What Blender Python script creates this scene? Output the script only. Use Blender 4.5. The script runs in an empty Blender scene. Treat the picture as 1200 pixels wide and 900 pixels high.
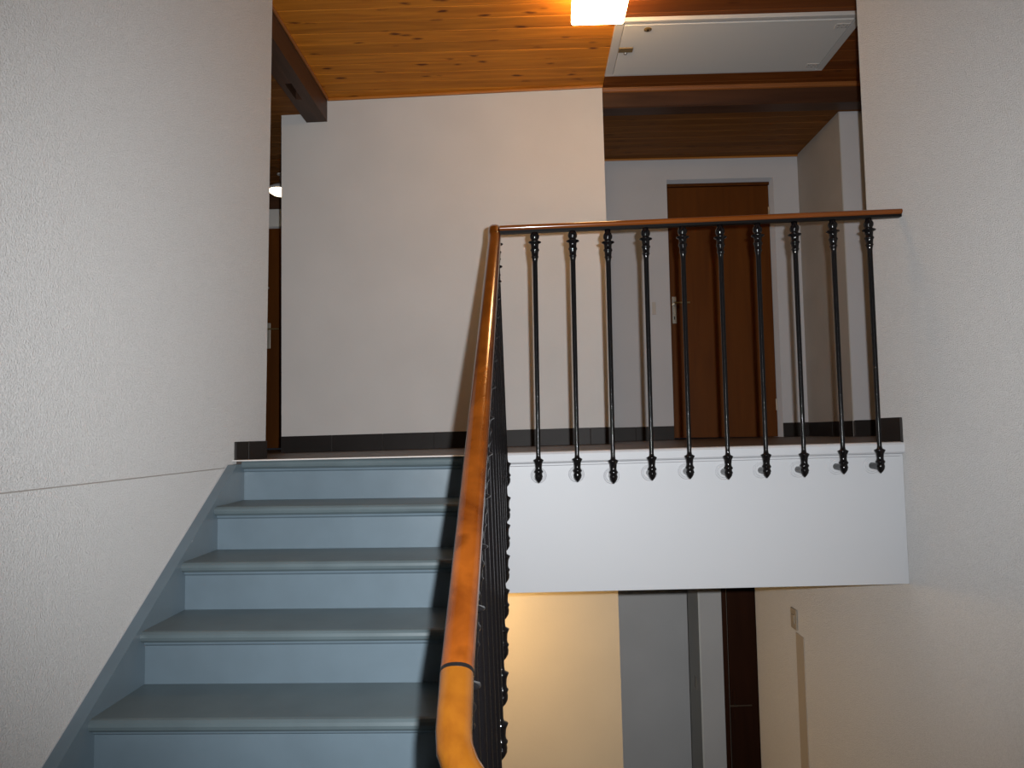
import bpy, bmesh, math, random
from mathutils import Matrix, Vector
random.seed(7)
S = bpy.context.scene
COL = S.collection

# ------------------------------------------------------------------ camera
EYE = 0.095                      # eye height above the landing floor (z = 0)
F_PX, VPX, VPY, ROLL = 850.0, 622.0, 508.0, 0.017
_y = Vector(((VPX - 600) / F_PX, -(VPY - 450) / F_PX, -1.0)).normalized()
_z = Vector((-ROLL, 1.0, 0.0)); _z = (_z - _y * _z.dot(_y)).normalized()
_x = _y.cross(_z)
cam_data = bpy.data.cameras.new('camera')
cam_data.sensor_width = 36.0
cam_data.lens = 36.0 * F_PX / 1200.0
cam_data.clip_start = 0.02
cam = bpy.data.objects.new('camera', cam_data); COL.objects.link(cam)
_m = Matrix((_x, _y, _z)).to_4x4()
cam.matrix_world = Matrix.Translation((0, 0, EYE)) @ _m
S.camera = cam

# ------------------------------------------------------------------ world, flash, exposure
w = bpy.data.worlds.new('world'); S.world = w; w.use_nodes = True
bg = w.node_tree.nodes['Background']
bg.inputs[0].default_value = (0.62, 0.72, 0.9, 1); bg.inputs[1].default_value = 0.012
fl = bpy.data.lights.new('camera_flash', 'SPOT')
fl.energy = 400; fl.color = (0.98, 1.0, 1.02); fl.shadow_soft_size = 0.012
fl.spot_size = math.radians(108); fl.spot_blend = 1.0
flash = bpy.data.objects.new('camera_flash', fl); COL.objects.link(flash)
flash.location = (0.062, 0.01, EYE + 0.035)
flash.rotation_euler = (math.radians(90 + 7), 0, 0)
vs = S.view_settings
vs.view_transform = 'Standard'; vs.look = 'None'; vs.exposure = 0.0; vs.gamma = 1.0
vs.use_curve_mapping = False

# ------------------------------------------------------------------ materials
def mat(name, color, rough=0.6, spec=0.4, bump=None, var=None, emit=None, coat=0.0, metal=0.0, drough=0.0):
    """bump=(scale, strength, distance, detail); var=(scale, amount) brightness mottling"""
    m = bpy.data.materials.new(name); m.use_nodes = True
    nt = m.node_tree; b = nt.nodes['Principled BSDF']
    b.inputs['Base Color'].default_value = (*color, 1)
    b.inputs['Roughness'].default_value = rough
    b.inputs['Specular IOR Level'].default_value = spec
    b.inputs['Metallic'].default_value = metal
    b.inputs['Diffuse Roughness'].default_value = drough
    b.inputs['Coat Weight'].default_value = coat
    b.inputs['Coat Roughness'].default_value = 0.12
    tc = nt.nodes.new('ShaderNodeTexCoord')
    geo = nt.nodes.new('ShaderNodeNewGeometry')
    if var:
        n = nt.nodes.new('ShaderNodeTexNoise'); n.inputs['Scale'].default_value = var[0]
        n.inputs['Detail'].default_value = 4
        nt.links.new(geo.outputs['Position'], n.inputs['Vector'])
        r = nt.nodes.new('ShaderNodeMapRange')
        r.inputs[1].default_value = 0.3; r.inputs[2].default_value = 0.7
        r.inputs[3].default_value = 1 - var[1]; r.inputs[4].default_value = 1 + var[1]
        nt.links.new(n.outputs['Fac'], r.inputs[0])
        mx = nt.nodes.new('ShaderNodeMix'); mx.data_type = 'RGBA'; mx.blend_type = 'MULTIPLY'
        mx.inputs[0].default_value = 1; mx.inputs[6].default_value = (*color, 1)
        nt.links.new(r.outputs[0], mx.inputs[7])
        nt.links.new(mx.outputs[2], b.inputs['Base Color'])
    if bump:
        n = nt.nodes.new('ShaderNodeTexNoise'); n.inputs['Scale'].default_value = bump[0]
        n.inputs['Detail'].default_value = bump[3] if len(bump) > 3 else 3
        n.inputs['Roughness'].default_value = 0.62
        nt.links.new(geo.outputs['Position'], n.inputs['Vector'])
        bp = nt.nodes.new('ShaderNodeBump')
        bp.inputs['Strength'].default_value = bump[1]; bp.inputs['Distance'].default_value = bump[2]
        nt.links.new(n.outputs['Fac'], bp.inputs['Height'])
        nt.links.new(bp.outputs['Normal'], b.inputs['Normal'])
    if emit:
        b.inputs['Emission Color'].default_value = (*emit[0], 1)
        b.inputs['Emission Strength'].default_value = emit[1]
    return m

def wood(name, c_dark, c_light, rough=0.35, axis='X', knots=0.0, scale=1.0, coat=0.0, contrast=1.0, bump=0.05, spec=.4):
    m = bpy.data.materials.new(name); m.use_nodes = True
    nt = m.node_tree; N = nt.nodes.new; L = nt.links.new; b = nt.nodes['Principled BSDF']
    b.inputs['Roughness'].default_value = rough; b.inputs['Specular IOR Level'].default_value = spec
    b.inputs['Coat Weight'].default_value = coat; b.inputs['Coat Roughness'].default_value = 0.1
    geo = N('ShaderNodeNewGeometry'); oi = N('ShaderNodeObjectInfo')
    mul = N('ShaderNodeMath'); mul.operation = 'MULTIPLY'; mul.inputs[1].default_value = 37.0
    L(oi.outputs['Random'], mul.inputs[0])
    add = N('ShaderNodeVectorMath'); add.operation = 'ADD'
    L(geo.outputs['Position'], add.inputs[0]); L(mul.outputs[0], add.inputs[1])
    def mapped(sc):
        mp = N('ShaderNodeMapping'); mp.inputs['Scale'].default_value = sc
        L(add.outputs[0], mp.inputs['Vector']); return mp
    k = {'M': (9, 6, 9), 'X': (1.3, 16, 16), 'Y': (16, 1.3, 16), 'Z': (16, 16, 1.3)}[axis]
    mp = mapped(tuple(v * scale for v in k))
    n = N('ShaderNodeTexNoise'); n.inputs['Scale'].default_value = 1.6; n.inputs['Detail'].default_value = 6
    n.inputs['Distortion'].default_value = 0.6
    L(mp.outputs[0], n.inputs['Vector'])
    ramp = N('ShaderNodeValToRGB')
    ramp.color_ramp.elements[0].position = 0.5 - 0.22 / contrast; ramp.color_ramp.elements[0].color = (*c_dark, 1)
    ramp.color_ramp.elements[1].position = 0.5 + 0.22 / contrast; ramp.color_ramp.elements[1].color = (*c_light, 1)
    L(n.outputs['Fac'], ramp.inputs['Fac'])
    out = ramp.outputs['Color']
    # each piece a little different in tone
    mr = N('ShaderNodeMapRange'); mr.inputs[3].default_value = 0.86; mr.inputs[4].default_value = 1.12
    L(oi.outputs['Random'], mr.inputs[0])
    mx = N('ShaderNodeMix'); mx.data_type = 'RGBA'; mx.blend_type = 'MULTIPLY'; mx.inputs[0].default_value = 1
    L(out, mx.inputs[6]); L(mr.outputs[0], mx.inputs[7]); out = mx.outputs[2]
    if knots:
        kk = {'M': (9, 9, 9), 'X': (4.5, 13, 3), 'Y': (11, 3.2, 3), 'Z': (11, 3, 3.2)}[axis]
        mp2 = mapped(kk)
        vo = N('ShaderNodeTexVoronoi'); vo.inputs['Scale'].default_value = 1.0; vo.inputs['Randomness'].default_value = 1
        nn = N('ShaderNodeTexNoise'); nn.inputs['Scale'].default_value = 3.0
        L(mp2.outputs[0], nn.inputs['Vector'])
        va = N('ShaderNodeVectorMath'); va.operation = 'MULTIPLY_ADD'
        L(nn.outputs['Color'], va.inputs[0]); va.inputs[1].default_value = (0.3, 0.3, 0.3); L(mp2.outputs[0], va.inputs[2])
        L(va.outputs[0], vo.inputs['Vector'])
        r2 = N('ShaderNodeValToRGB')
        r2.color_ramp.elements[0].position = 0.08; r2.color_ramp.elements[0].color = (knots, knots, knots, 1)
        r2.color_ramp.elements[1].position = 0.21; r2.color_ramp.elements[1].color = (0, 0, 0, 1)
        L(vo.outputs['Distance'], r2.inputs['Fac'])
        m3 = N('ShaderNodeMix'); m3.data_type = 'RGBA'
        L(r2.outputs['Color'], m3.inputs[0]); L(out, m3.inputs[6])
        m3.inputs[7].default_value = (c_dark[0] * .28, c_dark[1] * .2, c_dark[2] * .2, 1)
        out = m3.outputs[2]
    L(out, b.inputs['Base Color'])
    bp = N('ShaderNodeBump'); bp.inputs['Strength'].default_value = bump; bp.inputs['Distance'].default_value = 0.01
    L(n.outputs['Fac'], bp.inputs['Height']); L(bp.outputs['Normal'], b.inputs['Normal'])
    return m

M = {}
M['rough_plaster'] = mat('rough_plaster', (.565, .56, .555), .38, .5, (235, .95, .0098, 2), (210, .09), drough=1.0)
M['plaster'] = mat('plaster', (.60, .59, .58), .6, .3, (60, .08, .006), (2.5, .03), drough=.7)
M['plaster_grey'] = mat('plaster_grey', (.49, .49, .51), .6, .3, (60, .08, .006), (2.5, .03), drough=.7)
M['plaster_room'] = mat('plaster_room', (.72, .715, .71), .6, .3, (60, .08, .006), (2.5, .03), drough=.7)
M['plaster_cream'] = mat('plaster_cream', (.535, .49, .40), .6, .3, (60, .08, .006), (2.5, .03), drough=.7)
M['white_paint'] = mat('white_paint', (.48, .49, .51), .5, .45, (30, .03, .005))
M['blue_paint'] = mat('blue_paint', (.130, .177, .212), .34, .5, (22, .05, .004), (9, .05))
M['tread_paint'] = mat('tread_paint', (.103, .137, .150), .36, .45, (22, .05, .004), (7, .10))
M['metal_strip'] = mat('metal_strip', (.82, .83, .83), .35, .5)
M['dark_tile'] = mat('dark_tile', (.016, .013, .012), .5, .22, (40, .05, .003), (6, .2))
M['grout'] = mat('grout', (.045, .04, .038), .9, .2)
M['floor_tile'] = mat('floor_tile', (.075, .055, .045), .45, .4, (30, .05, .003), (8, .2))
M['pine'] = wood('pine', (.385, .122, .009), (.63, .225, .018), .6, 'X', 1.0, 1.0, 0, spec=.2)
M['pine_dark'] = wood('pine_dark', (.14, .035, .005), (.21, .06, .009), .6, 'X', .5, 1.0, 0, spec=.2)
M['pine_trim'] = wood('pine_trim', (.32, .115, .016), (.42, .16, .026), .45, 'X', 0, 1.0, 0)
M['pine_trim_y'] = wood('pine_trim_y', (.26, .09, .02), (.36, .13, .03), .35, 'Y', 0, 1.0, .15)
M['moulding'] = wood('moulding', (.20, .065, .014), (.28, .10, .022), .45, 'X', 0, 1.0, 0)
M['dark_wood_y'] = wood('dark_wood_y', (.035, .016, .009), (.075, .034, .018), .5, 'Y', 0, .7, 0, bump=.25)
M['dark_wood_x'] = wood('dark_wood_x', (.035, .014, .007), (.08, .033, .015), .45, 'X', 0, .7, 0, bump=.2)
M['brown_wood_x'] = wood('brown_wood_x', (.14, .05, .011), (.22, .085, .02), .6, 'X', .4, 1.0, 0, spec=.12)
M['door_wood'] = wood('door_wood', (.072, .021, .003), (.10, .031, .004), .5, 'Z', 0, .5, 0, bump=.02, spec=.12)
M['door_dark'] = wood('door_dark', (.03, .011, .006), (.045, .016, .008), .35, 'Z', 0, .5, 0, bump=.02, spec=.12)
M['rail_wood'] = wood('rail_wood', (.075, .016, .002), (.185, .047, .005), .2, 'M', .5, 1.0, .5, bump=.02)
M['rail_wood_light'] = wood('rail_wood_light', (.100, .030, .003), (.165, .058, .005), .22, 'M', .5, 1.2, .5, bump=.02)
M['rail_wood_x'] = wood('rail_wood_x', (.14, .036, .005), (.21, .055, .008), .2, 'X', 0, .6, .6, bump=.02)
M['black_iron'] = mat('black_iron', (.005, .0045, .005), .13, .34, (130, .16, .004, 2))
M['black_bar'] = mat('black_bar', (.006, .0055, .0055), .4, .2)
M['hatch_grey'] = mat('hatch_grey', (.64, .63, .61), .5, .4, (25, .03, .004))
M['hatch_trim'] = mat('hatch_trim', (.55, .535, .52), .45, .4)
M['brass'] = mat('brass', (.26, .18, .08), .4, .5, metal=.6)
M['old_brass'] = mat('old_brass', (.12, .08, .05), .45, .4, metal=.5)
M['dull_metal'] = mat('dull_metal', (.55, .50, .42), .35, .5, metal=.6)
M['chrome'] = mat('chrome', (.7, .68, .62), .25, .5, metal=.9)
M['opal'] = mat('opal_glass', (.9, .85, .75), .3, .5, emit=((1.0, .60, .24), 30.0))
M['opal_low'] = mat('opal_glass_lower', (.9, .85, .75), .3, .5, emit=((1.0, .60, .22), 76.0))
M['opal_small'] = mat('opal_glass_corridor', (.9, .85, .75), .3, .5, emit=((1.0, .78, .5), 5.0))
M['plastic'] = mat('switch_plastic', (.30, .27, .23), .4, .4)
M['switch_pale'] = mat('switch_pale', (.40, .37, .34), .5, .3)
M['shadow_and_seam'] = mat('shadow_and_seam', (.36, .335, .31), .5, .3, (150, .25, .006))  # darker wall tone: painted shadow under the lower switch, also the wall seam
M['lining'] = mat('door_lining', (.68, .68, .65), .6, .3, (60, .06, .004))
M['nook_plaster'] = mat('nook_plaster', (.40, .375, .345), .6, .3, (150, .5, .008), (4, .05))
M['black_hole'] = mat('black_void', (.006, .005, .005), .9, .1)
M['hatch_gap'] = mat('joint_shadow_gap', (.05, .045, .04), .9, .1)

# ------------------------------------------------------------------ builders
ORG = {}            # object name -> world origin (no rotations are used on parents)
def tag(o, label=None, cat=None, group=None, kind=None):
    if label: o['label'] = label
    if cat: o['category'] = cat
    if group: o['group'] = group
    if kind: o['kind'] = kind
    return o
def empty(name, loc):
    o = bpy.data.objects.new(name, None); COL.objects.link(o); o.location = loc
    o.empty_display_size = .1; ORG[o.name] = Vector(loc); return o
def obj(name, bm, material, parent=None, smooth=False, bevel=0.0, seg=2, origin=None):
    """links a bmesh given in world coordinates as one object with its origin at its base"""
    vsx = [v.co for v in bm.verts]
    if origin is None:
        lo = [min(v[i] for v in vsx) for i in range(3)]; hi = [max(v[i] for v in vsx) for i in range(3)]
        origin = Vector(((lo[0] + hi[0]) / 2, (lo[1] + hi[1]) / 2, lo[2]))
    origin = Vector(origin)
    if bevel:
        bmesh.ops.bevel(bm, geom=list(bm.edges), offset=bevel, segments=seg, affect='EDGES', profile=.5)
    bmesh.ops.recalc_face_normals(bm, faces=list(bm.faces))
    for v in bm.verts: v.co -= origin
    me = bpy.data.meshes.new(name); bm.to_mesh(me); bm.free()
    if smooth:
        for p in me.polygons: p.use_smooth = True
    me.materials.append(material)
    o = bpy.data.objects.new(name, me); COL.objects.link(o)
    if parent: o.parent = parent; o.location = origin - ORG[parent.name]
    else: o.location = origin
    ORG[o.name] = origin
    return o
def add_hex(bm, p):
    """p: 8 points, bottom ring 0-3 then top ring 4-7"""
    v = [bm.verts.new(q) for q in p]
    for f in ((0, 3, 2, 1), (4, 5, 6, 7), (0, 1, 5, 4), (1, 2, 6, 5), (2, 3, 7, 6), (3, 0, 4, 7)):
        bm.faces.new([v[i] for i in f])
def bx(x0, x1, y0, y1, z0, z1, bm=None, tz=None):
    bm = bm or bmesh.new()
    t = tz or (lambda x: 0)
    add_hex(bm, [(x0, y0, z0 + t(x0)), (x1, y0, z0 + t(x1)), (x1, y1, z0 + t(x1)), (x0, y1, z0 + t(x0)),
                 (x0, y0, z1 + t(x0)), (x1, y0, z1 + t(x1)), (x1, y1, z1 + t(x1)), (x0, y1, z1 + t(x0))])
    return bm
def box(name, x0, x1, y0, y1, z0, z1, m, parent=None, bevel=0.0, tz=None, smooth=False):
    return obj(name, bx(x0, x1, y0, y1, z0, z1, tz=tz), m, parent, bevel=bevel, smooth=smooth)
def hexo(name, pts, m, parent=None, bevel=0.0):
    bm = bmesh.new(); add_hex(bm, pts); return obj(name, bm, m, parent, bevel=bevel)
def prism(name, prof, x0, x1, m, parent=None, tz=None, smooth=False, bevel=0.0):
    """profile of (y, z) extruded along X"""
    t = tz or (lambda x: 0)
    bm = bmesh.new()
    a = [bm.verts.new((x0, y, z + t(x0))) for y, z in prof]; b = [bm.verts.new((x1, y, z + t(x1))) for y, z in prof]
    bm.faces.new(a); bm.faces.new(b[::-1]); n = len(prof)
    for i in range(n): bm.faces.new((a[i], b[i], b[(i + 1) % n], a[(i + 1) % n]))
    o = obj(name, bm, m, parent, bevel=bevel)
    return o
def cyl(bm, p0, p1, r0, r1=None, n=12, cap=True):
    r1 = r0 if r1 is None else r1
    p0, p1 = Vector(p0), Vector(p1); d = (p1 - p0).normalized()
    u = d.orthogonal().normalized(); v = d.cross(u)
    A = [bm.verts.new(p0 + (u * math.cos(6.28318 * i / n) + v * math.sin(6.28318 * i / n)) * r0) for i in range(n)]
    B = [bm.verts.new(p1 + (u * math.cos(6.28318 * i / n) + v * math.sin(6.28318 * i / n)) * r1) for i in range(n)]
    for i in range(n): bm.faces.new((A[i], A[(i + 1) % n], B[(i + 1) % n], B[i]))
    if cap: bm.faces.new(A[::-1]); bm.faces.new(B)
    return bm
def lathe(prof, origin, n=14, axis='Z'):
    """profile of (r, h) turned about an axis through origin"""
    bm = bmesh.new(); o = Vector(origin); rings = []
    for r, h in prof:
        ring = []
        for i in range(n):
            a = 2 * math.pi * i / n; c, s = r * math.cos(a), r * math.sin(a)
            q = {'Z': (c, s, h), 'Y': (c, h, s), 'X': (h, c, s)}[axis]
            ring.append(bm.verts.new(o + Vector(q)))
        rings.append(ring)
    for a, b in zip(rings, rings[1:]):
        for i in range(n): bm.faces.new((a[i], a[(i + 1) % n], b[(i + 1) % n], b[i]))
    bm.faces.new(rings[0]); bm.faces.new(rings[-1][::-1])
    return bm
def sweep(path, wd, ht, n=20, e=2.4, cap_round=False):
    """superellipse section swept along a path, kept upright"""
    bm = bmesh.new(); rings = []
    P = [Vector(p) for p in path]
    for i, p in enumerate(P):
        t = (P[min(i + 1, len(P) - 1)] - P[max(i - 1, 0)]).normalized()
        s = t.cross(Vector((0, 0, 1))).normalized(); u = s.cross(t).normalized()
        k = 1.0
        if cap_round and i == len(P) - 1: k = .6
        ring = []
        for j in range(n):
            a = 2 * math.pi * j / n; c, q = math.cos(a), math.sin(a)
            ring.append(bm.verts.new(p + s * (math.copysign(abs(c) ** (2 / e), c) * wd / 2 * k) + u * (math.copysign(abs(q) ** (2 / e), q) * ht / 2 * k)))
        rings.append(ring)
    for a, b in zip(rings, rings[1:]):
        for j in range(n): bm.faces.new((a[j], a[(j + 1) % n], b[(j + 1) % n], b[j]))
    for rg, o_ in ((rings[0], 1), (rings[-1], -1)):
        bm.faces.new([bm.verts.new(v.co) for v in rg][::o_])      # separate caps keep the ends crisp
    return bm
def struct(o, label=None, cat=None):
    return tag(o, label, cat, kind='structure')

# ------------------------------------------------------------------ dimensions (metres, landing floor z = 0, +Y away from the viewer)
D0, RISE, GO = 3.08, 0.1675, 0.26        # landing edge, riser height, going
XL, XR = -1.27, 1.55                     # stairwell walls
XS = -0.165                              # open edge of the upper flight
ZC = 2.40                                # boarded ceiling
SLAB = -0.582
LOW = -2 * 9 * RISE                      # lower storey floor
t = lambda x: 0.0132 * (x + 1.05)        # the old landing falls slightly to the left

# ------------------------------------------------------------------ setting: floors
lf = bx(-3.4, 3.4, D0 + .03, 6.6, SLAB + .004, 0, tz=t)
floor = struct(obj('floor', lf, M['floor_tile']), 'dark brown tiled landing floor behind the railing', 'floor')
hl = struct(box('floor', XL - .1, XR + .1, -1.2, D0 - 9 * GO + .02, -9 * RISE - .2, -9 * RISE, M['blue_paint']), 'half landing floor the view is taken from', 'floor')
ll = struct(box('floor', -3.4, 3.4, -1.2, 8.6, LOW - .15, LOW, M['floor_tile']), 'floor of the storey below', 'floor')

# ------------------------------------------------------------------ setting: walls
wl = box('wall_left', XL - .35, XL, -1.2, 3.45, -.027, 2.9, M['rough_plaster'])
# the wall leans a little: its upper free edge stands deeper
for v in wl.data.vertices:
    if v.co.y + wl.location.y > 3.4 and v.co.z > 1: v.co.y += .06
struct(wl, 'rough white plaster wall left of the stairs', 'wall')
box('lower_panel', XL - .35, XL + .003, -1.2, D0 + .02, LOW, -.0305, M['rough_plaster'], wl)
box('seam', XL - .34, XL - .002, -1.2, D0 + .01, -.0315, -.0265, M['shadow_and_seam'], wl)
wr = obj('wall_right', bx(XR, XR + .25, -1.2, 3.29, SLAB, 2.9), M['rough_plaster'])
struct(wr, 'rough white plaster wall right of the stairwell', 'wall')
box('lower_panel', XR, XR + .25, -1.2, 5.21, LOW, SLAB, M['rough_plaster'], wr)
wb = bmesh.new()
add_hex(wb, [(-1.655, 4.80, SLAB), (.535, 4.703, SLAB), (.535, 5.75, SLAB), (-1.655, 6.5, SLAB),
             (-1.675, 4.80, 2.5), (.513, 4.70, 2.5), (.513, 5.75, 2.5), (-1.675, 6.5, 2.5)])
wb = struct(obj('wall_back', wb, M['plaster']), 'smooth pale wall facing the stairs across the landing', 'wall')
hexo('lower_panel', [(-1.655, 4.80, LOW), (.55, 4.705, LOW), (.55, 5.75, LOW), (-1.655, 6.5, LOW), (-1.655, 4.80, SLAB), (.535, 4.703, SLAB), (.535, 5.75, SLAB), (-1.655, 6.5, SLAB)], M['plaster_cream'], wb)
# far wall with a door recess, upstairs
DF = 5.70; O0, O1, OH = 1.118, 1.962, 2.10
fm = bmesh.new()
bx(.3, O0, DF, DF + .25, SLAB, 2.6, fm); bx(O1, 2.3, DF, DF + .25, SLAB, 2.6, fm); bx(O0, O1, DF, DF + .25, OH, 2.6, fm)
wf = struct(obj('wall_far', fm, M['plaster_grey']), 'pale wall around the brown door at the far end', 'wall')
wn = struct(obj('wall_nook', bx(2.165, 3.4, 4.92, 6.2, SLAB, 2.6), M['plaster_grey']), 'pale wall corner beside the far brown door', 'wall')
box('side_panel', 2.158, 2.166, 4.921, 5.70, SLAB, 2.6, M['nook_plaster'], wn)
# corridor beyond the gap on the left
ce = bmesh.new()
bx(-3.4, -2.44, 6.40, 6.6, 0, 2.0, ce); bx(-3.4, -1.4, 6.40, 6.6, 2.0, 2.16, ce)
we = struct(obj('wall_end', ce, M['plaster']), 'pale strip of wall above the corridor door', 'wall')
box('timber_lintel', -3.4, -1.4, 6.39, 6.6, 2.16, 2.6, M['dark_wood_x'], we)
struct(box('wall_corridor', -3.6, -3.4, 2.8, 6.6, SLAB, 2.6, M['plaster']), 'side wall of the corridor', 'wall')
struct(box('wall_east', 3.4, 3.6, 2.8, 6.6, LOW, 2.6, M['plaster']), 'end wall of the right hand passage', 'wall')
struct(box('wall_behind', XL - .3, XR + .3, -1.4, -1.2, LOW, 2.9, M['plaster']), 'wall behind the viewer', 'wall')
# storey below: wall with an open doorway and a closed door
lb = bmesh.new()
J0, J1 = .35, 1.272           # open doorway
K0, K1 = 1.437, 2.30          # closed door
bx(J1, K0, DF, DF + .38, LOW, SLAB, lb); bx(J0, J1, DF, DF + .38, LOW + 2.55, SLAB, lb)
bx(K0, K1, DF, DF + .38, LOW + 2.55, SLAB, lb); bx(K1, 3.4, DF, DF + .38, LOW, SLAB, lb)
wlow = struct(obj('wall_lower', lb, M['plaster']), 'grey wall below the landing with an open doorway', 'wall')
struct(box('wall_room', -.6, 3.4, 6.7, 6.9, LOW, SLAB, M['plaster_room']), 'grey wall seen through the open doorway downstairs', 'wall')
box('door_lining', J1 - .012, J1 + .002, DF + .002, DF + .385, LOW, LOW + 2.55, M['lining'], wlow)
box('strike_plate', J1 - .016, J1 - .011, DF + .14, DF + .20, -1.915, -1.825, M['plastic'], wlow, bevel=.001)
struct(box('ceiling', -3.4, 3.4, DF + .3, 7.0, SLAB, SLAB + .1, M['plaster']), 'ceiling of the room below', 'ceiling')

# ------------------------------------------------------------------ setting: ceilings of boards
ceil = struct(box('ceiling', -1.42, 3.4, -1.4, 4.9, ZC + .022, ZC + .14, M['dark_wood_x']), 'knotty pine boarded ceiling over the landing', 'ceiling')
BW = .1165
nb = 26; y_end = 4.80
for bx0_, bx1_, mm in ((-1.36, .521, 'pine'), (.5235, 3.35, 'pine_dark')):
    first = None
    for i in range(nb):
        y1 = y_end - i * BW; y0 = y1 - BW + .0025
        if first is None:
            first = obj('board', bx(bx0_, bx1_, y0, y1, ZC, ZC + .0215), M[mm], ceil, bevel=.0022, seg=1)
            base = first.location.copy(); oy = (y0 + y1) / 2
        else:
            c = first.copy(); COL.objects.link(c); c.parent = ceil
            c.location = base + Vector((0, (y0 + y1) / 2 - oy, random.uniform(-.0006, .0006)))
# lower boarded ceiling beyond the cross beam
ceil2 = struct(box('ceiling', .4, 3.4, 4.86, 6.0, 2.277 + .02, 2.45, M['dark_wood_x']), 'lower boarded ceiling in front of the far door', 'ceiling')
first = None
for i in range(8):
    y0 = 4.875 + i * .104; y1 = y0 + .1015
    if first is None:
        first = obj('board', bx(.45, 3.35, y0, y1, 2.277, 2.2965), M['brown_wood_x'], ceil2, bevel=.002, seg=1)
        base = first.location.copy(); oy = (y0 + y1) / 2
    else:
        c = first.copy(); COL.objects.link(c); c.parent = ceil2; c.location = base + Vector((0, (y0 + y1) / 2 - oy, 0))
ceil3 = struct(box('ceiling', -3.4, -1.5, 2.8, 6.6, 2.30 + .02, 2.44, M['dark_wood_x']), 'lower boarded ceiling of the corridor on the left', 'ceiling')
first = None
for i in range(25):
    y0 = 3.50 + i * BW; y1 = y0 + BW - .0025
    if first is None:
        first = obj('board', bx(-3.3, -1.49, y0, y1, 2.30, 2.3195), M['brown_wood_x'], ceil3, bevel=.002, seg=1)
        base = first.location.copy(); oy = (y0 + y1) / 2
    else:
        c = first.copy(); COL.objects.link(c); c.parent = ceil3; c.location = base + Vector((0, (y0 + y1) / 2 - oy, 0))
# pine cover strips where the boards meet walls and beams
def strip(name, p0, p1, a, b_, m, label):
    bm = bmesh.new(); p0, p1 = Vector(p0), Vector(p1); a, b_ = Vector(a), Vector(b_)
    add_hex(bm, [p0, p1, p1 + a, p0 + a, p0 + b_, p1 + b_, p1 + a + b_, p0 + a + b_])
    return struct(obj(name, bm, m, bevel=.004), label, 'trim')
strip('trim_1', (-1.35, 4.785, ZC - .018), (.517, 4.70, ZC - .018), (0, -.016, 0), (0, 0, .0185), M['pine_trim'], 'thin pine strip along the top of the pale back wall')
strip('trim_2', (-1.352, 2.0, ZC - .016), (-1.352, 4.77, ZC - .016), (.016, 0, 0), (0, 0, .0165), M['pine_trim_y'], 'thin pine strip along the dark beam by the left wall')
strip('trim_3', (.56, DF - .014, 2.262), (2.165, DF - .014, 2.262), (0, .013, 0), (0, 0, .0155), M['pine_trim'], 'thin pine strip above the far brown door')

# ------------------------------------------------------------------ beams
def tb(label, cat): return label, cat
b1 = empty('ceiling_beam', (-1.425, 4.0, 2.24))
bm = bmesh.new(); bx0, bx1 = -1.497, -1.353; h0, h1 = 4.24, 4.45; q0, q1 = -1.460, -1.420
bx(bx0, bx1, 2.0, h0, 2.24, ZC + .05, bm); bx(bx0, bx1, h1, 4.80, 2.24, ZC + .05, bm)
bx(bx0, q0, h0, h1, 2.24, ZC + .05, bm); bx(q1, bx1, h0, h1, 2.24, ZC + .05, bm); bx(q0, q1, h0, h1, 2.30, ZC + .05, bm)
bmesh.ops.remove_doubles(bm, verts=list(bm.verts), dist=1e-5)
obj('timber', bm, M['dark_wood_y'], b1)
box('mortise_lining', q0 + .001, q1 - .001, h0 + .001, h1 - .001, 2.297, 2.2995, M['black_hole'], b1)
tag(b1, 'dark brown timber beam with a cut notch beside the left wall', 'beam')
b2 = empty('ceiling_beam', (1.9, 4.79, 2.277))
prism('timber', [(4.748, 2.275), (4.756, 2.268), (4.873, 2.268), (4.873, ZC + .04), (4.748, ZC + .04)], .50, 3.38, M['dark_wood_x'], b2)
prism('cove_moulding', [(4.728, ZC - .001), (4.730, ZC - .012), (4.738, ZC - .024), (4.749, ZC - .028), (4.749, ZC - .001)], .517, 3.38, M['moulding'], b2)
tag(b2, 'dark cross beam with a pine moulding below the grey hatch', 'beam')

# ------------------------------------------------------------------ stairs
def bull(y, z, th, r=.016, back=.03):
    """tread profile with a rounded front edge at y, top at z"""
    c = []
    for k in range(7):
        a = math.pi / 2 + math.pi * k / 6
        c.append((y + th / 2 + th / 2 * math.cos(a), z - th / 2 + th / 2 * math.sin(a)))
    return c + [(y + back, z - th), (y + back, z)]
TH = .036; NOSE = .032
def flight(root, x0, x1, ytop, dy, ztop, n, m):
    """dy: -1 the flight comes towards the viewer going down, +1 goes away"""
    for k in range(n + 1):
        y = ytop + dy * k * GO; z = ztop - k * RISE
        s = -dy                                     # towards the back of the tread
        back = (.07 if k == 0 else GO + NOSE)
        p = [((y + s * (q[0] - 0)), q[1]) for q in bull(0, z, TH, back=back)]
        if k < n: prism('tread', p, x0, x1, M['tread_paint'], root)
        if k < n:
            ry = y + s * NOSE
            prism('riser', [(ry, z - TH), (ry + s * .02, z - TH), (ry + s * .02, z - RISE), (ry, z - RISE)], x0, x1, m, root)
            sy = ry - s * .010                      # scotia under the nosing
            prism('nosing_mould', [(ry, z - TH - .0005), (sy, z - TH - .0005), (sy + s * .002, z - TH - .008), (ry, z - TH - .014)], x0 + .001, x1 - .001, m, root)
st = empty('staircase', (-.7, 1.9, -9 * RISE))
flight(st, XL + .045, XS, D0 - .028, -1, -.001, 9, M['blue_paint'])
slope = RISE / GO
def sline(y, off): return -(D0 - .03 - y) * slope + off
ya, yb = .80, 3.04
yq = D0 - .03 - .028 / slope
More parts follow.
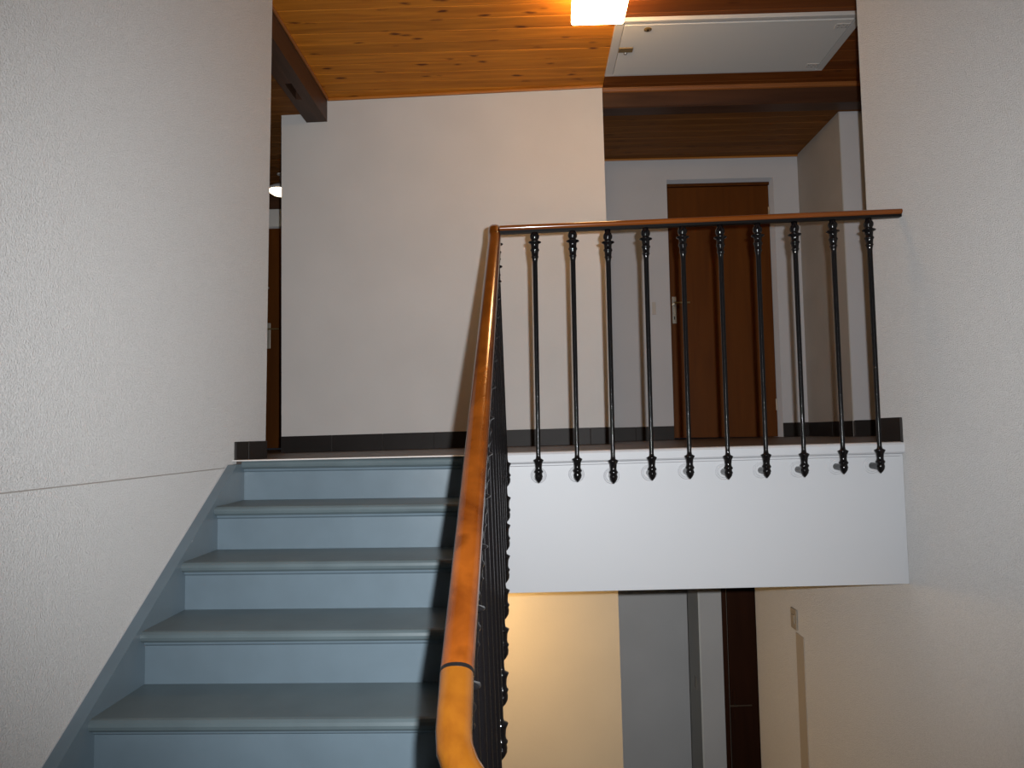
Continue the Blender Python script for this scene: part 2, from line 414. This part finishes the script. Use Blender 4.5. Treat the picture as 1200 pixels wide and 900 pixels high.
prism('wall_string', [(ya, sline(ya, -.30)), (D0 + .018, sline(D0, -.30)), (D0 + .018, -.016), (yq, -.016), (ya, sline(ya, .012))], XL + .004, XL + .0455, M['blue_paint'], st)
prism('sealant_bead', [(ya, sline(ya, .011)), (yq, sline(yq, .011)), (yq, sline(yq, .016)), (ya, sline(ya, .016))], XL + .0035, XL + .0065, M['white_paint'], st)
hexo('open_string', [(XS, ya, sline(ya, -.34)), (XS + .03, ya, sline(ya, -.34)), (XS + .03, D0 + .02, sline(D0, -.34)), (XS, D0 + .02, sline(D0, -.34)),
                (XS, ya, sline(ya, .01)), (XS + .03, ya, sline(ya, .01)), (XS + .03, D0 + .02, sline(D0, -.012)), (XS, D0 + .02, sline(D0, -.012))], M['white_paint'], st, bevel=.003)
prism('edge_strip', [(D0 - .026, .0002), (D0 - .029, -.0015), (D0 - .026, -.003), (D0 + .03, .0002), (D0 + .03, .0025), (D0 - .024, .0025)], XL + .004, -.12, M['metal_strip'], st, tz=lambda x: t(x) * .6)
tag(st, 'blue-grey painted staircase rising to the landing along the left wall', 'staircase')
sd = empty('staircase', (.7, 1.9, LOW))
flight(sd, -.03, XR - .004, D0 - 9 * GO, 1, -9 * RISE - .001, 9, M['blue_paint'])
tag(sd, 'blue-grey staircase dropping to the storey below on the right', 'staircase')

# ------------------------------------------------------------------ landing fascia
fa = struct(box('trim_4', -.135, XR, D0, D0 + .032, SLAB, -.046, M['white_paint'], tz=t, bevel=.002), 'white painted fascia of the landing under the railing', 'trim')
prism('cap', [(D0 - .018, -.008), (D0 - .012, 0), (D0 - .004, .003), (D0 + .034, .003), (D0 + .034, -.044), (D0 - .010, -.044), (D0 - .016, -.038)], -.135, XR, M['white_paint'], fa, tz=t)
prism('bead', [(D0 + .001, -.044), (D0 - .006, -.047), (D0 - .006, -.054), (D0 + .001, -.058)], -.135, XR - .012, M['white_paint'], fa, tz=t)

# ------------------------------------------------------------------ tiled skirting
def skirting(name, pts, y_or_x, label, tile=.33, off=0.0, axis='X', flip=1):
    pass
def skirt_x(name, x0, y0, x1, y1, joints, label, th=.009, hgt=.108):
    """row of dark tiles along a wall that runs from (x0,y0) to (x1,y1), facing the viewer"""
    g = lambda x: y0 + (y1 - y0) * (x - x0) / (x1 - x0)
    bm = bmesh.new()
    add_hex(bm, [(x0, g(x0) - th * .6, t(x0) - .002), (x1, g(x1) - th * .6, t(x1) - .002), (x1, g(x1), t(x1) - .002), (x0, g(x0), t(x0) - .002),
                 (x0, g(x0) - th * .6, t(x0) + hgt - .002), (x1, g(x1) - th * .6, t(x1) + hgt - .002), (x1, g(x1), t(x1) + hgt - .002), (x0, g(x0), t(x0) + hgt - .002)])
    root = struct(obj(name, bm, M['grout']), label, 'skirting')
    xs = [x0] + joints + [x1]
    for a, b in zip(xs, xs[1:]):
        a += .0018; b -= .0018
        hexo('tile', [(a, g(a) - th, t(a)), (b, g(b) - th, t(b)), (b, g(b) - .001, t(b)), (a, g(a) - .001, t(a)),
                      (a, g(a) - th, t(a) + hgt), (b, g(b) - th, t(b) + hgt), (b, g(b) - .001, t(b) + hgt), (a, g(a) - .001, t(a) + hgt)], M['dark_tile'], root, bevel=.0015)
    return root
js = [-1.315 + .34 * i for i in range(6) if -1.315 + .34 * i < .5]
skirt_x('baseboard_back', -1.66, 4.80, .525, 4.70, js, 'dark skirting tiles along the pale back wall')
skirt_x('baseboard_far', .55, DF, O0, DF, [.82], 'dark skirting tiles left of the far brown door')
skirt_x('baseboard_nook', O1, DF, 2.165, DF, [], 'dark skirting tile right of the far brown door')
skirt_x('baseboard_corner', 2.165, 4.92, 3.3, 4.92, [2.4, 2.74, 3.08], 'dark skirting tiles on the wall corner by the passage')
def skirt_y(name, X, ys, side, label, hgt=.105, th=.009):
    root = struct(box(name, min(X, X + side * th * .6), max(X, X + side * th * .6), ys[0], ys[-1], t(X) - .002, t(X) + hgt - .002, M['grout']), label, 'skirting')
    for a, b in zip(ys, ys[1:]):
        x0, x1 = sorted((X + side * .001, X + side * th))
        box('tile', x0, x1, a + .0015, b - .0015, t(X), t(X) + hgt, M['dark_tile'], root, bevel=.0015)
    return root
skirt_y('baseboard_left', XL, [3.085, 3.225, 3.452], 1, 'two dark skirting tiles at the foot of the left wall', hgt=.082)
skirt_y('baseboard_right', XR, [3.07, 3.292], -1, 'dark skirting tile at the foot of the right wall')
skirt_y('baseboard_passage', 2.165, [4.92, 5.25, 5.69], -1, 'dark skirting tiles beside the far brown door')

# ------------------------------------------------------------------ doors
d1 = struct(empty('door_1', ((O0 + O1) / 2, DF + .10, t(1.5))), 'plain brown wooden door at the far end of the landing', 'door')
dz = t(1.5)
box('leaf', O0 + .022, O1 - .006, DF + .105, DF + .145, dz + .008, OH - .03, M['door_wood'], d1, bevel=.003)
box('jamb', O0, O0 + .02, DF + .085, DF + .16, dz, OH - .005, M['door_wood'], d1, bevel=.002)
box('head_jamb', O0 + .02, O1 - .004, DF + .085, DF + .16, OH - .028, OH - .005, M['door_wood'], d1, bevel=.002)
hp = box('handle_plate', 1.150, 1.186, DF + .096, DF + .106, .955, 1.175, M['chrome'], d1, bevel=.003)
bm = bmesh.new(); cyl(bm, (1.168, DF + .1, 1.117), (1.168, DF + .05, 1.117), .008); cyl(bm, (1.162, DF + .052, 1.117), (1.285, DF + .052, 1.117), .0085, .007)
obj('lever', bm, M['brass'], hp, smooth=False)
box('keyhole', 1.165, 1.171, DF + .0945, DF + .0975, .988, 1.013, M['black_hole'], hp)
for z in (.25, 1.8):
    bm = bmesh.new(); cyl(bm, (O1 - .010, DF + .098, z), (O1 - .010, DF + .098, z + .09), .007); obj('hinge', bm, M['dull_metal'], d1)
d2 = struct(empty('door_2', (-2.0, 6.42, t(-2))), 'brown wooden door at the end of the left corridor', 'door')
box('leaf', -2.425, -1.55, 6.41, 6.45, .0, 1.985, M['door_wood'], d2, bevel=.003)
box('jamb', -2.45, -2.425, 6.385, 6.47, -.02, 2.0, M['door_dark'], d2, bevel=.002)
hp = box('handle_plate', -2.352, -2.318, 6.40, 6.411, .89, 1.12, M['dull_metal'], d2, bevel=.003)
bm = bmesh.new(); cyl(bm, (-2.335, 6.402, 1.06), (-2.335, 6.36, 1.06), .008); cyl(bm, (-2.34, 6.362, 1.06), (-2.23, 6.362, 1.06), .008, .007)
obj('lever', bm, M['brass'], hp)
obj('lock_button', lathe([(.013, .008), (.013, 0), (.009, -.004)], (-2.345, 6.402, 1.44), axis='Y'), M['chrome'], d2)
d3 = struct(empty('door_3', (1.85, DF + .02, LOW)), 'very dark brown door on the storey below beside the right wall', 'door')
box('jamb', K0, K0 + .035, DF - .012, DF + .12, LOW, LOW + 2.55, M['door_dark'], d3, bevel=.003)
box('rebate', K0 + .035, K0 + .043, DF + .012, DF + .12, LOW, LOW + 2.55, M['dull_metal'], d3, bevel=.001)
box('leaf', K0 + .045, K1 - .005, DF + .004, DF + .044, LOW + .008, LOW + 2.54, M['door_dark'], d3, bevel=.003)
hp = box('handle_plate', K0 + .062, K0 + .088, DF - .004, DF + .005, -2.09, -1.87, M['door_dark'], d3, bevel=.003)
bm = bmesh.new(); cyl(bm, (K0 + .075, DF, -1.975), (K0 + .075, DF - .05, -1.975), .007); cyl(bm, (K0 + .03, DF - .048, -1.975), (K0 + .19, DF - .048, -1.97), .007, .006)
obj('lever', bm, M['old_brass'], hp)

# ------------------------------------------------------------------ attic hatch
H0, H1, G0, G1 = .515, 1.90, 3.905, 4.545
ah = empty('attic_hatch', ((H0 + H1) / 2, (G0 + G1) / 2, ZC - .03))
box('panel', H0 + .052, H1 - .05, G0 + .052, G1 - .022, ZC - .020, ZC - .004, M['hatch_grey'], ah, bevel=.002)
box('backing', H0 + .01, H1 - .01, G0 + .01, G1 - .008, ZC - .006, ZC - .001, M['hatch_gap'], ah)
box('frame_strip', H0, H1, G0, G0 + .022, ZC - .024, ZC - .001, M['hatch_trim'], ah, bevel=.003)
box('frame_strip', H0 + .05, H1, G0 + .022, G0 + .050, ZC - .017, ZC - .001, M['hatch_trim'], ah, bevel=.004)
box('frame_strip', H0, H1, G1 - .020, G1, ZC - .018, ZC - .001, M['hatch_trim'], ah, bevel=.003)
box('frame_strip', H0, H0 + .050, G0 + .022, G1 - .020, ZC - .018, ZC - .001, M['hatch_trim'], ah, bevel=.003)
box('frame_strip', H1 - .044, H1, G0 + .050, G1 - .020, ZC - .018, ZC - .001, M['hatch_trim'], ah, bevel=.003)
lp = box('latch_plate', .565, .650, 4.19, 4.24, ZC - .026, ZC - .019, M['brass'], ah, bevel=.002)
obj('latch_ring', lathe([(.010, 0), (.013, -.003), (.010, -.008), (.004, -.009)], (.61, 4.255, ZC - .019)), M['chrome'], lp)
ks = obj('key_rosette', lathe([(.022, 0), (.022, -.004), (.014, -.007)], (.705, 4.0, ZC - .0195), n=20), M['brass'], ah)
box('keyhole', .701, .709, 3.992, 4.008, ZC - .028, ZC - .026, M['black_hole'], ks)
for y in (4.02, 4.465):
    hg = box('hinge', H1 - .13, H1 - .052, y - .022, y + .022, ZC - .0225, ZC - .0195, M['hatch_trim'], ah, bevel=.001)
    for dx in (-.115, -.09, -.068):
        for dy in (-.012, .012):
            obj('screw', lathe([(.0045, 0), (.0045, -.0015), (.002, -.0022)], (H1 + dx, y + dy, ZC - .0224), n=8), M['chrome'], hg)
tag(ah, 'light grey attic hatch with brass latch in the boarded ceiling', 'hatch')

# ------------------------------------------------------------------ lamps
cl = empty('ceiling_lamp', (.39, 3.58, ZC))
box('base_plate', .27, .51, 3.47, 3.70, ZC - .03, ZC - .001, M['hatch_trim'], cl, bevel=.004)
bm = bmesh.new()
add_hex(bm, [(.25, 3.44, ZC - .15), (.53, 3.44, ZC - .15), (.53, 3.725, ZC - .15), (.25, 3.725, ZC - .15),
             (.255, 3.445, ZC - .03), (.525, 3.445, ZC - .03), (.525, 3.72, ZC - .03), (.255, 3.72, ZC - .03)])
obj('glass_shade', bm, M['opal'], cl, bevel=.014, seg=3, smooth=True)
tag(cl, 'glowing square opal glass ceiling lamp beside the grey hatch', 'lamp')
c2 = empty('ceiling_lamp', (-2.10, 5.9, 2.30))
obj('stem', lathe([(.03, 0), (.03, -.01), (.008, -.014), (.008, -.07)], (-2.06, 5.9, 2.30), n=16), M['hatch_trim'], c2)
obj('metal_shade', lathe([(.012, -.062), (.05, -.07), (.10, -.10), (.105, -.122), (.10, -.122), (.09, -.102), (.04, -.078), (.012, -.072)], (-2.06, 5.9, 2.275), n=24), M['hatch_trim'], c2, smooth=True)
obj('glass_bowl', lathe([(.092, -.118), (.09, -.135), (.065, -.152), (.03, -.160), (.004, -.162)], (-2.06, 5.9, 2.275), n=24), M['opal_small'], c2, smooth=True)
tag(c2, 'small round glowing lamp on the ceiling of the left corridor', 'lamp')
c3 = empty('ceiling_lamp', (-.6, 4.05, SLAB))
box('base_plate', -.72, -.48, 3.93, 4.17, SLAB - .03, SLAB - .001, M['hatch_trim'], c3, bevel=.004)
box('glass_shade', -.74, -.46, 3.91, 4.19, SLAB - .15, SLAB - .03, M['opal_low'], c3, bevel=.014, smooth=True)
tag(c3, 'square opal lamp under the landing lighting the storey below', 'lamp')

# ------------------------------------------------------------------ railings
PROF = [(.011, .012), (.011, -.001), (.0145, -.006), (.0175, -.014), (.0165, -.024), (.0125, -.031), (.014, -.036), (.0245, -.041), (.0235, -.044), (.0145, -.049),
        (.0135, -.068), (.0165, -.073), (.0165, -.077), (.0135, -.082), (.012, -.100), (.0145, -.104), (.0115, -.109), (.0092, -.125),
        (.0086, -.5), (.0090, -.935), (.0105, -.945), (.0215, -.951), (.0205, -.955), (.0150, -.966), (.0132, -.985), (.0145, -.992),
        (.0185, -.997), (.0180, -1.002), (.0145, -1.006), (.0165, -1.016), (.0150, -1.028), (.0090, -1.038), (.0020, -1.046)]
BAL_ME = [None]
def baluster(root, x, y, ztop, wall_dir, wall_dist, lean=0.0):
    """iron baluster, pinned sideways into the timber through a painted rosette"""
    if BAL_ME[0] is None:
        o = obj('baluster', lathe([(r_ * (1.13 if h_ > -.6 else 1.0), h_) for r_, h_ in PROF], (0, 0, 0), n=12), M['black_iron'], root, smooth=True, origin=(0, 0, 0)); BAL_ME[0] = o.data
    else:
        o = bpy.data.objects.new('baluster', BAL_ME[0]); COL.objects.link(o); o.parent = root
    o.location = Vector((x, y, ztop)) - ORG[root.name]
    ORG[o.name] = Vector((x, y, ztop))
    d = Vector(wall_dir); c = Vector((x, y, ztop - 1.018))
    bm = cyl(bmesh.new(), c, c + d * wall_dist, .0145, n=10)
    cyl(bm, c - d * .004, c + d * .034, .017, .0165, n=8)
    obj('pin', bm, M['black_iron'], o)
    ax = 'Y' if abs(d.y) > .5 else 'X'; s = d.y + d.x
    ro = lathe([(.034, 0), (.034, -s * .003), (.030, -s * .006), (.026, -s * .005), (.023, -s * .008), (.014, -s * .008)], c + d * wall_dist, n=24, axis=ax)
    obj('rosette', ro, M['white_paint'], o)
    o.rotation_euler.y = lean
    return o
# landing railing
YB = 3.0
lr = empty('landing_railing', (.7, YB, SLAB))
xs = [(.030, .932), (.189, .934), (.336, .925), (.494, .936), (.648, .940), (.804, .936), (.959, .940), (1.112, .941), (1.270, .951), (1.418, .953)]
for x, zt in xs: baluster(lr, x, YB, zt + .005, (0, 1, 0), D0 - YB)
xa, xb = -.116, XR + .004
zr = lambda x: .960 + .0205 * (x + .1)
obj('handrail', sweep([(xa + (xb - xa) * i / 12, YB, zr(xa + (xb - xa) * i / 12) - .004) for i in range(13)], .042, .026, n=20, e=2.3), M['rail_wood_x'], lr, smooth=True)
bm = bmesh.new(); add_hex(bm, [(xa, YB - .013, zr(xa) - .026), (xb, YB - .013, zr(xb) - .026), (xb, YB + .013, zr(xb) - .026), (xa, YB + .013, zr(xa) - .026),
                               (xa, YB - .013, zr(xa) - .013), (xb, YB - .013, zr(xb) - .013), (xb, YB + .013, zr(xb) - .013), (xa, YB + .013, zr(xa) - .013)])
obj('flat_bar', bm, M['black_bar'], lr)
tag(lr, 'black iron landing railing with straight wooden handrail ending at the right wall', 'railing')
# flight railing
fr = empty('stair_railing', (-.12, 2.0, -9 * RISE))
XB = -.119
railz = lambda y: .972 - slope * (3.06 - y)
rx = lambda y: -.119 - .009 * (y - 1.14)
y = 2.975; k = 0
while y > 1.0:
    zt = railz(y) - .030 if k else .925
    xq = rx(y) + .005
    baluster(fr, xq, y, zt, (-1, 0, 0), xq + .028 - (XS + .03), lean=-.028); y -= .1375; k += 1
YJ = 1.135
path = [(rx(y_), y_, railz(y_)) for y_ in [YJ + (2.95 - YJ) * i / 24 for i in range(25)]]
path += [(-.139, 2.99, railz(2.99)), (-.139, 3.02, .955), (-.139, 3.04, .966), (-.138, 3.048, .970)]
obj('handrail', sweep(path, .052, .044, n=24, e=2.3, cap_round=True), M['rail_wood'], fr, smooth=True)
lp = [(-.119, YJ - .004, railz(YJ - .004)), (-.1175, 1.10, railz(1.10)), (-.1165, 1.07, railz(1.07))]
# the rail turns back on itself round the open well and follows the flight down
cx, cy, rr = .005, 1.055, .121
for i in range(0, 13):
    a = math.pi + math.pi * i / 12
    lp.append((cx + rr * math.cos(a), cy + .8 * rr * math.sin(a), railz(1.055) - .004 - .016 * i))
for i in range(1, 9):
    lp.append((cx + rr, cy + .22 * i, railz(1.055) - .196 - slope * .22 * i))
obj('handrail', sweep(lp, .052, .044, n=24, e=2.3), M['rail_wood_light'], fr, smooth=True)
obj('joint_band', sweep([(-.119, YJ - .005, railz(YJ - .005)), (-.119, YJ + .001, railz(YJ + .001))], .0525, .0445, n=24, e=2.3), M['black_bar'], fr)
bb = sweep([(rx(y_) + .010, y_, railz(y_) - .026) for y_ in (1.02, 3.0)], .026, .012, n=8, e=6)
obj('flat_bar', bb, M['black_bar'], fr)
tag(fr, 'black iron stair railing with sloping varnished wooden handrail in the foreground', 'railing')

# ------------------------------------------------------------------ small fittings
sw = empty('light_switch', (XR, 4.43, -1.09))
box('plate', XR - .012, XR - .001, 4.385, 4.475, -1.085, -.965, M['plastic'], sw, bevel=.003)
box('rocker', XR - .018, XR - .011, 4.405, 4.455, -1.05, -1.0, M['plastic'], sw, bevel=.002)
tag(sw, 'small rectangular light switch on the right wall of the storey below', 'switch')
tag(box('shadow_strip', XR - .004, XR + .001, 4.30, 4.425, LOW, -1.10, M['shadow_and_seam'], bevel=.003), 'thin dark strip standing in for a shadow below the light switch', 'shadow_and_seam')  # shadow on the wall, built as a thin darker strip
ws = empty('wall_switch', (.99, DF, 1.02))
box('plate', .975, 1.003, DF - .008, DF - .001, 1.015, 1.115, M['switch_pale'], ws, bevel=.002)
box('rocker', .981, .997, DF - .011, DF - .0075, 1.045, 1.085, M['switch_pale'], ws, bevel=.001)
tag(ws, 'small pale wall switch left of the far brown door', 'switch')
